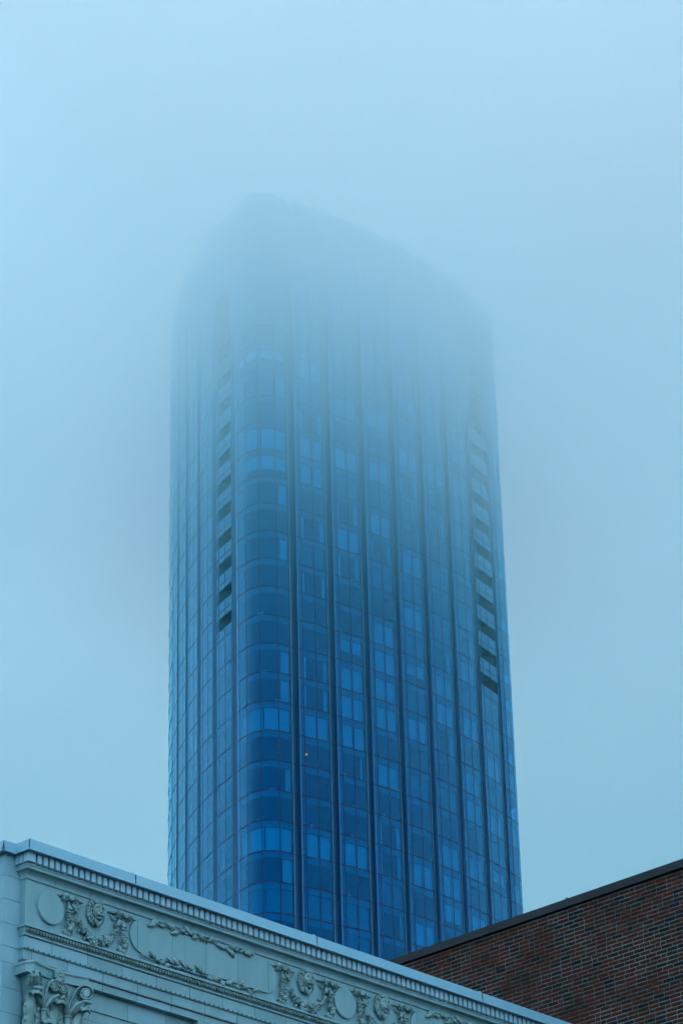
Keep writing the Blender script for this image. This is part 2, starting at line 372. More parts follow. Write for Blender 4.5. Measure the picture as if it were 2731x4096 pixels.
# interior: slabs, core, partitions, roof
poly = []
for i in range(nb):
    p = BAYS[i][2]; q = BAYS[(i + 1) % nb][2]; poly += offset(p[1:], .22)
    t_ = (q[1] - p[-1]) / abs(q[1] - p[-1]); n_ = inward(p[-1], q[1]); g_ = abs(q[1] - p[-1])
    poly += [p[-1] + t_ * g_ * .3 + n_ * .75, p[-1] + t_ * g_ * .9 + n_ * 1.05]
inn = MB()
for k in range(-12, KTOP - 1):
    inn.prism([(p.real - TB.x, p.imag - TB.y) for p in poly], zf(k) - .3, zf(k) - .07, 'slab')
core = [CEN + (b_[2][2] - CEN) * .68 for b_ in BAYS]
inn.prism([(p.real - TB.x, p.imag - TB.y) for p in core], .2, zf(KTOP) - 1.5, 'room')
for i in range(nb):
    a = BAYS[i][2][-1] + (CEN - BAYS[i][2][-1]) * .015; b = CEN + (a - CEN) * .7
    t = (b - a) / abs(b - a) * 1j * .08
    inn.hexa([T(q, zf(-12)) for q in (a - t, a + t, b + t, b - t)] + [T(q, zf(KTOP) - 1.5) for q in (a - t, a + t, b + t, b - t)], 'room')
inn.build('interior', tower)
rf = MB(); rf.prism([(p.real - TB.x, p.imag - TB.y) for p in poly], zf(KTOP) - 1.4, zf(KTOP) - 1.0, 'slab'); rf.build('roof', tower)
for key, k, f, dep, r in (('R1', 0, .66, 3.3, .25), ('R1', 9, .5, 1.2, .07), ('R2', -3, .3, 1.2, .07)):
    pts = dict((kk, p) for s_, kk, p in BAYS if s_ == 0)[key]
    p = subpoly(offset(pts[1:], dep), f, f + .01)[0]; z = zf(k + 1) - .42
    mb = MB(); c = T(p, z); mb.ell((c[0], c[1], c[2] - .06), (r, r, .07), 'lamp', nu=12, nv=5); mb.box(c[0] - .015, c[0] + .015, c[1] - .015, c[1] + .015, c[2], c[2] + .12, 'mullion')
    mb.build('ceiling_lamp', tower)

# ------------------------------------------------------------------ white terracotta building (local x along the front, -y outwards)
ZB = 13.394
tc = thing('terracotta_building', 'pale carved terracotta building with lion heads, garlands and a smooth metal coping', 'building', (-3.6029, 31.2933, 0), math.radians(48.17))
U1 = 13.0; DEP = 5.0
def Z(z): return ZB + z
def moulding(mb, prof, mat, u1=U1, u0=0., back=-.3, beta=.7, split=None):
    """sweep (w, z) profile along the front and round the left corner"""
    n = len(prof)
    segs = [u0] + (split or []) + [u1]
    for a, b in zip(segs[:-1], segs[1:]):
        g = .0035 if split else 0
        vs = []
        for w, z in prof: vs.append((b - (g if b != u1 else 0), -w, Z(z)))
        for w, z in prof: vs.append(((a + g) if a != u0 else (u0 - beta * max(w, 0)), -w, Z(z)))
        mb.add(vs, [(i, i + 1, n + i + 1, n + i) for i in range(n - 1)], mat, False)
    vs = [(u0 - beta * max(w, 0), -w, Z(z)) for w, z in prof] + [(u0 - beta * max(w, 0), -back, Z(z)) for w, z in prof]
    mb.add(vs, [(i, i + 1, n + i + 1, n + i) for i in range(n - 1)], mat, False)
# body
b = MB()
b.wbox(.02, U1, -DEP, -.12, 0, Z(.24), 'joint_and_shade')
b.build('wall_core', tc)
# frieze
fz = MB(); fz.wbox(0, U1, -.11, 0, Z(-.56), Z(.03), 'terracotta')
fz.build('frieze', tc)
def stadium(u0, u1, zc, r, w, joints):
    mb = MB()
    def half(u):      # half height at u
        if u < u0 + r: d = u0 + r - u; return math.sqrt(max(r * r - d * d, 0))
        if u > u1 - r: d = u - (u1 - r); return math.sqrt(max(r * r - d * d, 0))
        return r
    ed = [u0] + joints + [u1]
    for a, c in zip(ed[:-1], ed[1:]):
        aa = a + (.003 if a != u0 else 0); cc = c - (.003 if c != u1 else 0)
        us = sorted(set([aa, cc] + [u for u in [u0 + r - r * math.cos(t * PI / 24) for t in range(1, 13)] + [u1 - r + r * math.sin(t * PI / 24) for t in range(0, 12)] if aa < u < cc]))
        top = [(u, Z(zc + half(u))) for u in us]; bot = [(u, Z(zc - half(u))) for u in us]
        ring = top + bot[::-1]; out = []
        for p in ring:
            if not out or abs(p[0] - out[-1][0]) + abs(p[1] - out[-1][1]) > 1e-5: out.append(p)
        if abs(out[0][0] - out[-1][0]) + abs(out[0][1] - out[-1][1]) < 1e-5: out.pop()
        n = len(out); vs = [(u, -w, z) for u, z in out] + [(u, .01, z) for u, z in out]
        mb.add(vs, [tuple(range(n - 1, -1, -1))] + [(i, (i + 1) % n, n + (i + 1) % n, n + i) for i in range(n)], 'terracotta')
    mb.build('cartouche_panel', tc)
for du in (0, 4.854, 9.708):
    js = [x + du for x in (1.70, 2.255, 2.80, 3.34, 3.86)]
    if 4.02 + du > U1: js = [x for x in js if x < U1 - .3]
    stadium(1.58 + du, min(4.0 + du, U1 - .1), -.245, .205, .026, [j for j in js if 1.58 + du < j])
for u in (.36, 5.215, 10.07):
    mb = MB(); n = 48; r = .193
    ring = [(u + r * math.cos(2 * PI * i / n), Z(-.262) + r * math.sin(2 * PI * i / n)) for i in range(n)]
    ring2 = [(u + (r - .006) * math.cos(2 * PI * i / n), Z(-.262) + (r - .006) * math.sin(2 * PI * i / n)) for i in range(n)]
    vs = [(a, .01, z) for a, z in ring] + [(a, -.03, z) for a, z in ring] + [(a, -.036, z) for a, z in ring2]
    fs = [(i, (i + 1) % n, n + (i + 1) % n, n + i) for i in range(n)] + [(n + i, n + (i + 1) % n, 2 * n + (i + 1) % n, 2 * n + i) for i in range(n)] + [tuple(range(2 * n, 3 * n))]
    mb.add(vs, fs, 'terracotta'); mb.build('round_medallion', tc)
# cornice: cove, fascia, dentils
cj = [.42 + .536 * i for i in range(24) if .42 + .536 * i < U1 - .1]
cv = MB()
cove = [(0, .0), (.014, .0), (.018, .008)]
for i in range(9):
    t = i / 8 * PI / 2
    cove.append((.018 + .062 * (1 - math.cos(t)), .010 + .072 * math.sin(t)))
cove += [(.086, .084), (.086, .09)]
moulding(cv, cove, 'terracotta', split=cj)
moulding(cv, [(.04, .088), (.098, .088), (.098, .118), (.104, .122), (.104, .15), (.02, .15), (.02, .27)], 'terracotta')
moulding(cv, [(-.1, .0), (.004, .0), (.004, .09)], 'joint_and_shade')
cv.build('cornice', tc)
dn = MB()
def dentil(u0, u1, w0, w1): dn.wbox(u0, u1, w0, w1, Z(.15), Z(.262), 'terracotta_b')
u = .042
while u < U1 - .1:
    j = R0.uniform(-.0015, .0015)
    dn.wbox(u + j, u + .061 + j, .03, .142, Z(.152), Z(.262), 'dentil'); u += .0912
dn.wbox(-.098, .008, .06, .142, Z(.152), Z(.262), 'dentil')
for a in (.035, -.03): dn.wbox(-.098, .0, a - .045, a + .008, Z(.152), Z(.262), 'dentil')
for i in range(int((U1 - .2) / .0912)):       # small drops under each dentil
    uu = .046 + .0912 * i; dn.wbox(uu, uu + .053, .08, .128, Z(.141), Z(.1525), 'ornament')
dn.build('dentil_course', tc)
# coping
cp = MB()
path = [(U1, .2), (-.14, .2), (-.14, -.03), (-.315, -.03), (-.315, -DEP)]
ins = [(U1, -.3), (.3, -.3), (.3, -.4), (.2, -.4), (.2, -DEP)]
def ringz(dw, z): return [(U1, -(.2 + dw), Z(z)), (-.14 - dw, -(.2 + dw), Z(z)), (-.14 - dw, -(-.03 + dw), Z(z)), (-.315 - dw, -(-.03 + dw), Z(z)), (-.315 - dw, DEP, Z(z))]
rows = [ringz(-.16, .262), ringz(-.004, .262), ringz(.009, .256), ringz(.011, .262), ringz(.0, .274), ringz(-.008, .385), ringz(-.014, .39), [(x, -w, Z(.42)) for x, w in ins]]
vs = [p for r in rows for p in r]; fs = [(i * 5 + j, i * 5 + j + 1, i * 5 + 5 + j + 1, i * 5 + 5 + j) for i in range(len(rows) - 1) for j in range(4)]
cp.add(vs, fs, 'coping')
cp.add([(U1, .3, Z(.42)), (.3, .3, Z(.42)), (.3, .4, Z(.42)), (.2, .4, Z(.42)), (.2, DEP, Z(.42)), (U1, DEP, Z(.42))], [(0, 1, 2, 3, 4, 5)], 'coping')
for u in (1.494, 4.541, 7.652, 10.7):
    cp.wbox(u - .003, u + .003, .15, .205, Z(.268), Z(.38), 'seam')
    cp.add([(u - .05, -.17, Z(.386)), (u, -.17, Z(.386)), (u, -.17, Z(.412)), (u - .028, -.17, Z(.412)), (u - .05, -.12, Z(.386)), (u, -.12, Z(.386)), (u, -.12, Z(.412)), (u - .028, -.12, Z(.412))],
           [(0, 1, 2, 3), (7, 6, 5, 4), (0, 4, 5, 1), (1, 5, 6, 2), (2, 6, 7, 3), (3, 7, 4, 0)], 'coping')
cp.wbox(-.1425, -.1375, .19, .2045, Z(.262), Z(.378), 'seam')
cp.add([(-.324, .02, Z(.256)), (-.302, .019, Z(.25)), (-.313, .028, Z(.375)), (-.317, .034, Z(.375)), (-.328, .05, Z(.256))], [(0, 1, 2), (0, 2, 3, 4)], 'seam')
cp.build('coping', tc)
# lower bands
eg = MB()
moulding(eg, [(0, -.532), (.055, -.536), (.058, -.566), (.05, -.57), (.034, -.572), (.012, -.634), (.018, -.637), (.018, -.656), (0, -.662)], 'terracotta', split=[.40 + .536 * i for i in range(23)])
u = .02; i = 0
while u < 9.6:
    eg.ell((u, -.036, Z(-.598)), (.0155, .017, .03), 'ornament_dark', nu=8, nv=5)
    eg.add([(u + .019, -.044, Z(-.575)), (u + .026, -.044, Z(-.575)), (u + .0225, -.03, Z(-.645)), (u + .0225, -.012, Z(-.6))], [(0, 1, 2), (0, 2, 3), (1, 3, 2)], 'ornament_dark')
    u += .045
eg.wbox(0, U1, 0, .005, Z(-.668), Z(-.661), 'joint_and_shade')  # dark strip painting the shade of the gap under the fillet
eg.build('egg_and_dart_moulding', tc)
bl = MB()
def blocks(z0, z1, w, off, mat='terracotta', u0=0., u1=U1, step=.539, din=.12, g=.0035):
    js = [off + step * i for i in range(-2, 30) if u0 + .04 < off + step * i < u1 - .04]
    ed = [u0] + js + [u1]
    for a, c in zip(ed[:-1], ed[1:]): bl.wbox(a + (g if a != u0 else 0), c - (g if c != u1 else 0), w - din, w + R0.uniform(-.0015, .0015), Z(z0), Z(z1), R0.choice((mat, mat, 'terracotta_c', 'terracotta_b')))
blocks(-.80, -.664, 0, .411); blocks(-.93, -.80, -.006, .119); blocks(-1.03, -.93, -.012, .119)
bl.build('architrave_blocks', tc)
bd = MB()
moulding(bd, [(0, -.788), (.012, -.79), (.02, -.798), (.02, -.806), (.012, -.815), (-.006, -.818)], 'terracotta')
moulding(bd, [(0, -.925), (.004, -.926), (.004, -.948), (-.01, -.95)], 'joint_and_shade')
u = .03
while u < 7.6:
    bd.wbox(u, u + .006, .01, .025, Z(-.81), Z(-.794), 'joint_and_shade'); bd.wbox(u + .012, u + .017, .01, .025, Z(-.81), Z(-.794), 'joint_and_shade'); u += .0785
u = -.002
while u < 6.2:
    bd.ell((u, -.008, Z(-.937)), (.0105, .0105, .0105), 'ornament', nu=6, nv=4); u += .0265
bd.build('bead_moulding', tc)
# recessed wall under the architrave and the framed pier at its end
lo = MB()
RU = 2.71
bl = lo
blocks(-1.245, -1.03, -.10, 1.07, u0=.0, u1=RU, step=.60)
lo.wbox(.0, 1.0, -.25, -.1035, Z(-1.38), Z(-1.245), 'terracotta'); 
blocks(-1.36, -1.25, -.118, 1.09, u0=.0, u1=RU, step=.60)
for kz in range(34):
    z1 = -1.365 - .36 * kz; blocks(z1 - .356, z1, -.118, (.9 if kz % 2 else 1.2), u0=0., u1=RU, step=.6)
lo.wbox(RU, RU + .07, -.25, -.012, Z(-12.2), Z(-1.03), 'terracotta'); lo.wbox(RU + .07, 6.2, -.25, -.03, Z(-12.2), Z(-1.10), 'terracotta'); lo.wbox(RU + .07, 6.2, -.25, -.016, Z(-1.096), Z(-1.03), 'terracotta')
lo.wbox(6.2, U1, -.25, -.012, Z(-12.2), Z(-1.03), 'terracotta')
lo.wbox(-.0, U1, -.25, .06, 0, 1.19, 'terracotta')
lo.build('recessed_wall', tc)
# rusticated corner pier
rp = MB(); ed = [.262, .008, -.268, -.546, -.81, -.993, -1.281, -1.56]
while ed[-1] > -13.0: ed.append(ed[-1] - .279)
for a, c in zip(ed[:-1], ed[1:]):
    c = max(c, -ZB)
    rp.wbox(-.24, .05, -DEP, -.085, Z(c + .005), Z(a), R0.choice(('terracotta_b', 'terracotta', 'terracotta_b')))
rp.wbox(-.232, .05, -DEP + .01, -.092, 0, Z(.25), 'joint_and_shade')
rp.build('corner_pier', tc)

# --- ornaments
def rx(a): return Matrix.Rotation(a, 3, 'X')
def ry(a): return Matrix.Rotation(a, 3, 'Y')
def rz(a): return Matrix.Rotation(a, 3, 'Z')
def lion(u, z):
    rnd = random.Random(int(u * 100)); mb = MB(); c = (u, -.03, Z(z))
    def P(x, y, zz): return (u + x, -y, Z(z) + zz)
    mb.ell(P(0, .01, 0), (.125, .05, .14), 'ornament', nu=16, nv=10)
    # mane: overlapping locks that flow down and outwards
    for i in range(30):
        a = 2 * PI * i / 30 + rnd.uniform(-.06, .06); rr = rnd.uniform(.105, .122)
        cx, cz = math.cos(a) * rr, math.sin(a) * rr * 1.12
        mb.ell(P(cx, .026 + rnd.uniform(0, .014), cz), (.015, .022, .036), 'ornament', rot=ry(math.cos(a) * (-.5 if cz < 0.04 else 1.0) + rnd.uniform(-.2, .2)), nu=7, nv=6)
    for i in range(18):
        a = 2 * PI * i / 18 + .2; rr = .092
        mb.ell(P(math.cos(a) * rr, .05, math.sin(a) * rr * 1.15), (.013, .02, .03), 'ornament', rot=ry(math.cos(a) * (-.4 if math.sin(a) < .4 else .9) + rnd.uniform(-.2, .2)), nu=6, nv=5)
    for i in range(5): mb.ell(P(-.05 + .025 * i, .072, .125 - .01 * abs(i - 2)), (.014, .03, .03), 'ornament', rot=ry((i - 2) * .45), nu=7, nv=6)   # forelock
    mb.ell(P(0, .068, .012), (.08, .046, .098), 'ornament', nu=14, nv=9)            # face
    mb.ell(P(0, .108, .03), (.021, .02, .055), 'ornament', nu=9, nv=7)              # nose bridge
    mb.ell(P(0, .126, -.012), (.021, .016, .014), 'ornament', nu=8, nv=6)           # nose tip
    for s in (-1, 1):
        mb.ell(P(s * .024, .108, -.036), (.028, .026, .021), 'ornament', nu=9, nv=7)    # muzzle
        mb.ell(P(s * .036, .1, .05), (.028, .02, .009), 'ornament', rot=ry(s * .35), nu=9, nv=6)   # brow
        mb.ell(P(s * .034, .1, .032), (.011, .007, .006), 'joint_and_shade', nu=7, nv=5)          # eye hollow, its shade set as dark colour
        mb.ell(P(s * .05, .086, -.002), (.024, .022, .026), 'ornament', nu=8, nv=6)     # cheek
        mb.ell(P(s * .088, .07, .075), (.02, .016, .026), 'ornament', rot=ry(s * .5), nu=8, nv=6)  # ear
    mb.ell(P(0, .1, -.058), (.026, .014, .006), 'joint_and_shade', nu=8, nv=5)                # mouth opening, its shade set as dark colour
    mb.ell(P(0, .092, -.076), (.026, .024, .016), 'ornament', nu=9, nv=6)            # lower jaw
    for i in range(7): mb.ell(P(-.042 + .014 * i, .07, -.11 - .012 * (3 - abs(i - 3))), (.0095, .022, .034), 'ornament', nu=6, nv=6)   # beard
    mb.build('lion_head', tc)
def fruit(mb, c, r, rnd, k=None):
    k = rnd.random() if k is None else k
    if k < .45: mb.ell(c, (r, r * .9, r), 'ornament', nu=8, nv=6)
    elif k < .7: mb.ell(c, (r * .8, r * .8, r * 1.35), 'ornament', rot=ry(rnd.uniform(-1.2, 1.2)), nu=8, nv=6, fn=lambda d: 1 + .1 * math.sin(6 * math.atan2(d.y, d.x)))
    else:
        for _ in range(6): mb.ell((c[0] + rnd.uniform(-r, r) * .8, c[1] - rnd.uniform(0, r) * .5, c[2] + rnd.uniform(-r, r) * .9), (r * .42,) * 3, 'ornament', nu=6, nv=5)
def leaf(mb, c, l, wd, ang, rnd, curl=.6, th=.006):
    """small pointed leaf with a raised midrib, lying in the wall plane"""
    ca, sa = math.cos(ang), math.sin(ang); n = 6; vs = []
    for i in range(n + 1):
        t = i / n; hw = wd * math.sin(PI * min(1, t * .92 + .06)) ** .8; x = l * t; y = .012 + curl * .03 * math.sin(PI * t)
        for s_, yy in ((-1, 0), (0, .006), (1, 0)):
            px, pz = x, s_ * hw * (1 + .22 * ((i % 2) * 2 - 1) * (s_ != 0))
            vs.append((c[0] + px * ca - pz * sa, c[1] - y - yy, c[2] + px * sa + pz * ca))
    m = len(vs); vs += [(x, y + th + .008, z) for x, y, z in vs]
    fs = []
    for i in range(n):
        for j in range(2): fs.append((i * 3 + j, i * 3 + 3 + j, i * 3 + 4 + j, i * 3 + 1 + j))
    for i in range(n): fs += [(i * 3, m + i * 3, m + i * 3 + 3, i * 3 + 3), (i * 3 + 2, i * 3 + 5, m + i * 3 + 5, m + i * 3 + 2)]
    mb.add(vs, fs, 'ornament', True)
def scroll(mb, u, z, r, turns, s, w0, w1, h, start=0.):
    """ribbon rolled into a spiral: a thin strip standing out from the wall"""
    pts = []; n = int(14 * turns)
    for i in range(n + 1):
        a = start + s * 2 * PI * turns * i / n; rr = r * (1 - .75 * i / n)
        pts.append((u + rr * math.cos(a), z + rr * math.sin(a)))
    th = .004; vs = []
    for i, (x, zz) in enumerate(pts):
        for w in (w0, w1): vs.append((x, -w, Z(zz)))
        cx, cz = u, z; dx, dz = x - cx, zz - cz; L = math.hypot(dx, dz) or 1
        for w in (w0, w1): vs.append((x - dx / L * th, -w, Z(zz - dz / L * th)))
    fs = []
    for i in range(len(pts) - 1):
        a, b_ = i * 4, i * 4 + 4
        fs += [(a, a + 1, b_ + 1, b_), (a + 2, b_ + 2, b_ + 3, a + 3), (a + 1, a + 3, b_ + 3, b_ + 1)]
    mb.add(vs, fs, 'ornament', False)
def festoon(uc):
    rnd = random.Random(int(uc * 91)); lion(uc, -.155)
    ul, ur = uc - .415, uc + .425; zr = -.085
    for s, ux in ((-1, ul), (1, ur)):
        mb = MB()         # roundel with rolled ribbons
        for a, c, w0, w1 in ((.036, .036, 0, .085), (.028, .028, .085, .0855)):
            n = 20; vs = [(ux + a * math.cos(2 * PI * i / n), -w0, Z(zr) + a * math.sin(2 * PI * i / n)) for i in range(n)] + [(ux + c * math.cos(2 * PI * i / n), -w1, Z(zr) + c * math.sin(2 * PI * i / n)) for i in range(n)]
            mb.add(vs, [(i, (i + 1) % n, n + (i + 1) % n, n + i) for i in range(n)] + [tuple(range(n, 2 * n))], 'ornament')
        for d in (-1, 1):
            x = ux + d * .078
            mb.ell((x, -.045, Z(zr + .016)), (.034, .036, .034), 'ornament', nu=10, nv=6)
            scroll(mb, x + d * .004, zr - .028, .028, 1.4, -d, .0, .07, 0, start=PI / 2)
            if d == -s * -1 or True:
                mb.ell((ux + d * .135, -.03, Z(zr + .012)), (.026, .022, .018), 'ornament', rot=ry(.5 * d), nu=8, nv=5)
                mb.ell((ux + d * .175, -.025, Z(zr + .004)), (.026, .018, .013), 'ornament', rot=ry(-.3 * d), nu=8, nv=5)
                mb.ell((ux + d * .21, -.02, Z(zr - .004 + .01)), (.02, .014, .010), 'ornament', rot=ry(.2 * d), nu=7, nv=5)
        if s == 1 or True: # long S ribbon towards the lion
            d = -s; pts = [(ux + d * (.1 + .018 * i), -.03, Z(zr - .055 - .02 * math.sin(i * .9))) for i in range(7)]
            mb.tube(pts, [.006, .012, .014, .014, .012, .01, .005], 'ornament', n=6, flat=.6, axis=(0, 1, 0))
        mb.build('ribbon_roundel', tc)
        mb = MB()         # hanging pendant of bell flower, bands, grapes and fruit
        x = ux; 
        mb.tube([(x - .01, -.03, Z(zr - .035)), (x - .004, -.04, Z(zr - .07)), (x, -.04, Z(zr - .09))], [.008, .014, .02], 'ornament', n=8)
        mb.tube([(x, -.035, Z(-.165)), (x, -.045, Z(-.2)), (x, -.05, Z(-.232))], [.018, .026, .036], 'ornament', n=10)
        for i in range(3): mb.ell((x - .026 + .026 * i, -.055, Z(-.25 - .006 * (i % 2))), (.019, .022, .018), 'ornament', nu=8, nv=6)
        for i in range(3): mb.tube([(x - .036, -.03, Z(-.278 - .016 * i)), (x, -.072, Z(-.284 - .016 * i)), (x + .036, -.03, Z(-.276 - .016 * i))], [.007, .01, .007], 'ornament', n=6)
        for i in range(15):
            t = rnd.random(); mb.ell((x + rnd.uniform(-.05, .05) * (1 - .3 * t), -.04 - rnd.uniform(0, .03), Z(-.335 - .1 * t)), (rnd.uniform(.013, .018),) * 3, 'ornament', nu=7, nv=5)
        mb.ell((x + .012, -.055, Z(-.452)), (.036, .036, .036), 'ornament', nu=10, nv=7, fn=lambda d: 1 + .07 * math.sin(8 * math.atan2(d.y, d.x)))
        mb.ell((x + .045, -.05, Z(-.40)), (.026, .028, .034), 'ornament', nu=9, nv=6)
        for a in (-2.3, -1.9, -1.3, -.9, -2.7, -.4): leaf(mb, (x, -.008, Z(-.455)), .085, .02, a, rnd)
        mb.ell((x, -.045, Z(-.51)), (.018, .02, .03), 'ornament', nu=8, nv=6)
        mb.build('fruit_pendant', tc)
    mb = MB()             # swag
    ca, cb = uc - .36, uc + .37; n = 19
    def sw(t): return ca + (cb - ca) * t, -.17 - .30 * (1 - (2 * t - 1) ** 2) ** .85 - .02
    for i in range(n):
        t = i / (n - 1); x, z = sw(t); th = .022 + .034 * math.sin(PI * t)
        for q in range(3 + int(3 * math.sin(PI * t))):
            fruit(mb, (x + rnd.uniform(-.018, .018), -.035 - rnd.uniform(0, .03), Z(z + rnd.uniform(-1, 1) * th * .9)), rnd.uniform(.6, 1.) * (.02 + .016 * math.sin(PI * t)), rnd)
        if i % 2: leaf(mb, (x, -.008, Z(z - th * .6)), .06, .016, -PI / 2 + rnd.uniform(-.9, .9), rnd); leaf(mb, (x, -.008, Z(z + th * .6)), .05, .014, PI / 2 + rnd.uniform(-.9, .9), rnd)
    for dx in (-.014, 0, .014, .028):       # binding ribbon
        x, z = sw(.52); mb.tube([(x + dx, -.02, Z(z + .066)), (x + dx + .004, -.098, Z(z + .01)), (x + dx + .002, -.095, Z(z - .03)), (x + dx, -.02, Z(z - .07))], .0075, 'ornament', n=6)
    for s in (-1, 1):
        x, z = (ca, -.19) if s < 0 else (cb, -.19)
        mb.tube([(x - s * -.0, -.03, Z(-.13)), (x - s * .02, -.045, Z(-.17)), (x - s * .045, -.05, Z(-.235))], [.014, .02, .028], 'ornament', n=9)
    mb.build('fruit_garland', tc)
for uc in (1.035, 4.51, 5.885, 9.36): festoon(uc)
def spray(u0, u1, z, up, seed):
    rnd = random.Random(seed); mb = MB(); n = int((u1 - u0) / .075); mid = (u0 + u1) / 2
    mb.tube([(u0 + .03, -.03, Z(z)), (mid, -.035, Z(z + .004)), (u1 - .03, -.03, Z(z))], [.005, .014, .005], 'ornament', n=6)
    for i in range(n):
        x = u0 + (u1 - u0) * (i + rnd.random() * .5) / n; d = 1 if x > mid else -1
        a = (0 if d > 0 else PI) + rnd.uniform(-.85, .85)
        leaf(mb, (x, -.022, Z(z + rnd.uniform(-.012, .012))), rnd.uniform(.09, .16), rnd.uniform(.02, .034), a, rnd, curl=1.1)
        if rnd.random() < .35: mb.ell((x, -.05, Z(z + rnd.uniform(-.014, .014))), (.013, .015, .013), 'ornament', nu=7, nv=5)
    for q in range(3): mb.tube([(mid - .05 + .05 * q, -.02, Z(z - .036)), (mid - .05 + .05 * q, -.066, Z(z)), (mid - .05 + .05 * q, -.02, Z(z + .036))], .008, 'ornament', n=6)
    mb.build('leaf_spray', tc)
for du in (0, 4.854): spray(1.96 + du, 3.56 + du, -.052, True, 5); spray(1.87 + du, 3.62 + du, -.492, False, 9)

# --- pilaster capital
CU = .405
cap = MB()
def abacus_edge(t, hw, wb, wm):      # t -1..1 -> (u, w) concave front edge
    return CU + hw * t, wb + (wm - wb) * (1 - t * t) if False else wb - (wb - wm) * (1 - t * t)
def abacus(mb, z0, z1, grow0, grow1, mat):
    us = [-1 + 2 * i / 16 for i in range(17)]
    for a, bq in ((0, 1),):
        lo_ = []; hi = []
        for t in us:
            x, w = abacus_edge(t, .405, .18, .11)
            lo_.append((x * 1 + grow0 * t * .5, -(w + grow0), Z(z0))); hi.append((x + grow1 * t * .5, -(w + grow1), Z(z1)))
        L_ = [(lo_[0][0] - .06, -(.10), Z(z0))]; Hh = [(hi[0][0] - .06, -(.10), Z(z1))]; Lr = [(lo_[-1][0] + .06, -.10, Z(z0))]; Hr = [(hi[-1][0] + .06, -.10, Z(z1))]
        lo_ = [(lo_[0][0] - .06, .1, Z(z0))] + L_ + lo_ + Lr + [(lo_[-1][0] + .06, .1, Z(z0))]
        hi = [(hi[0][0] - .06, .1, Z(z1))] + Hh + hi + Hr + [(hi[-1][0] + .06, .1, Z(z1))]
        n = len(lo_); mb.add(lo_ + hi, [(i, i + 1, n + i + 1, n + i) for i in range(n - 1)] + [tuple(range(n, 2 * n)), tuple(range(n - 1, -1, -1))], mat)
abacus(cap, -1.115, -1.035, -.012, .0, 'terracotta'); abacus(cap, -1.035, -1.028, .006, .006, 'terracotta')
for j in range(4):
    t0, t1 = j / 4 * PI, (j + 1) / 4 * PI
    abacus(cap, -1.028 + .034 * (1 - math.cos(t0)) / 2, -1.028 + .034 * (1 - math.cos(t1)) / 2, .008 + .016 * math.sin(t0), .008 + .016 * math.sin(t1), 'terracotta')
caproot = cap.build('pilaster_capital', tc)
bell = MB(); pr = []
for i in range(9):
    t = i / 8; z = -1.85 + .735 * t; r = .27 + .10 * t ** 3
    pr.append((z, r))
for (z0, r0), (z1, r1) in zip(pr[:-1], pr[1:]):
    bell.hexa([(CU - r0, .1, Z(z0)), (CU + r0, .1, Z(z0)), (CU + r0 - .01, -r0 * .22, Z(z0)), (CU - r0 + .01, -r0 * .22, Z(z0)), (CU - r1, .1, Z(z1)), (CU + r1, .1, Z(z1)), (CU + r1 - .01, -r1 * .22, Z(z1)), (CU - r1 + .01, -r1 * .22, Z(z1))], 'terracotta')
bell.build('bell', caproot)
ro = MB()      # rosette
rc = (CU - .015, -.155, Z(-1.078))
for i in range(8):
    a = 2 * PI * i / 8 + .2
    q = ry(-a)
    for d in (-.17, .17):
        ro.ell((rc[0] + math.cos(a + d) * .05, rc[1] - .004, rc[2] + math.sin(a + d) * .05), (.036, .017, .014), 'ornament', rot=ry(-(a + d)), nu=8, nv=6)
ro.ell(rc, (.026, .028, .026), 'ornament', nu=10, nv=7); ro.ell((rc[0], rc[1] + .02, rc[2]), (.06, .03, .06), 'ornament', nu=12, nv=6)
ro.build('rosette', caproot)
def volute(c, r, s, ax, ox, w=.018, turns=2.2, stem=None):
    """spiral in the plane spanned by ox (outwards) and z, extruded along ax"""
    mb = MB(); ax = Vector(ax).normalized(); ox = Vector(ox).normalized(); pts = []; n = int(18 * turns); C0 = Vector(c)
    for i in range(n + 1):
        a = PI / 2 - s * 0 - 2 * PI * turns * i / n; rr = r * (1 - .82 * (i / n) ** .9)
        pts.append(C0 + ox * rr * math.cos(a) + Vector((0, 0, 1)) * rr * math.sin(a))
    if stem:
        p0 = Vector(stem); p3 = pts[0]; L = (p3 - p0)
        pre = []
        for i in range(8):
            t = i / 8; q = p0 * (1 - t) ** 2 + (p0 * .35 + p3 * .65 + Vector((0, 0, L.z * .38)) - ox * L.length * .18) * 2 * t * (1 - t) + p3 * t * t; pre.append(q)
        pts = pre + pts
    rad = [w * (.75 + .25 * math.sin(min(1, i / 8) * PI / 2)) * (1 - .45 * i / len(pts)) for i in range(len(pts))]
    for d in (-1, 1): mb.tube([p + ax * d * w * .8 for p in pts], [q * .55 for q in rad], 'ornament', n=6)
    mb.tube(pts, [q * .8 for q in rad], 'ornament', n=6)
    mb.ell(C0, (r * .24,) * 3, 'ornament', nu=9, nv=6)
    mb.ell(C0, (r * .7, r * .7, r * .7), 'ornament', nu=10, nv=6, fn=lambda d: 1 - .75 * abs(Vector(d).dot(ax)))
    mb.build('volute', caproot)
volute((CU + .36, -.185, Z(-1.20)), .088, 1, (-.6, -.8, 0), (.8, -.6, 0), stem=(CU + .17, -.09, Z(-1.5)))
volute((CU + .385, -.10, Z(-1.20)), .075, 1, (-.9, .3, 0), (.5, -.86, 0))
volute((CU - .36, -.185, Z(-1.20)), .088, 1, (-.6, .8, 0), (-.8, -.6, 0), stem=(CU - .18, -.09, Z(-1.5)))
volute((CU - .42, -.12, Z(-1.20)), .08, 1, (1, .0, 0), (-.2, -.96, 0))
volute((CU - .075, -.135, Z(-1.205)), .066, 1, (0, -1, 0), (1, 0, 0), stem=(CU - .18, -.09, Z(-1.5)))
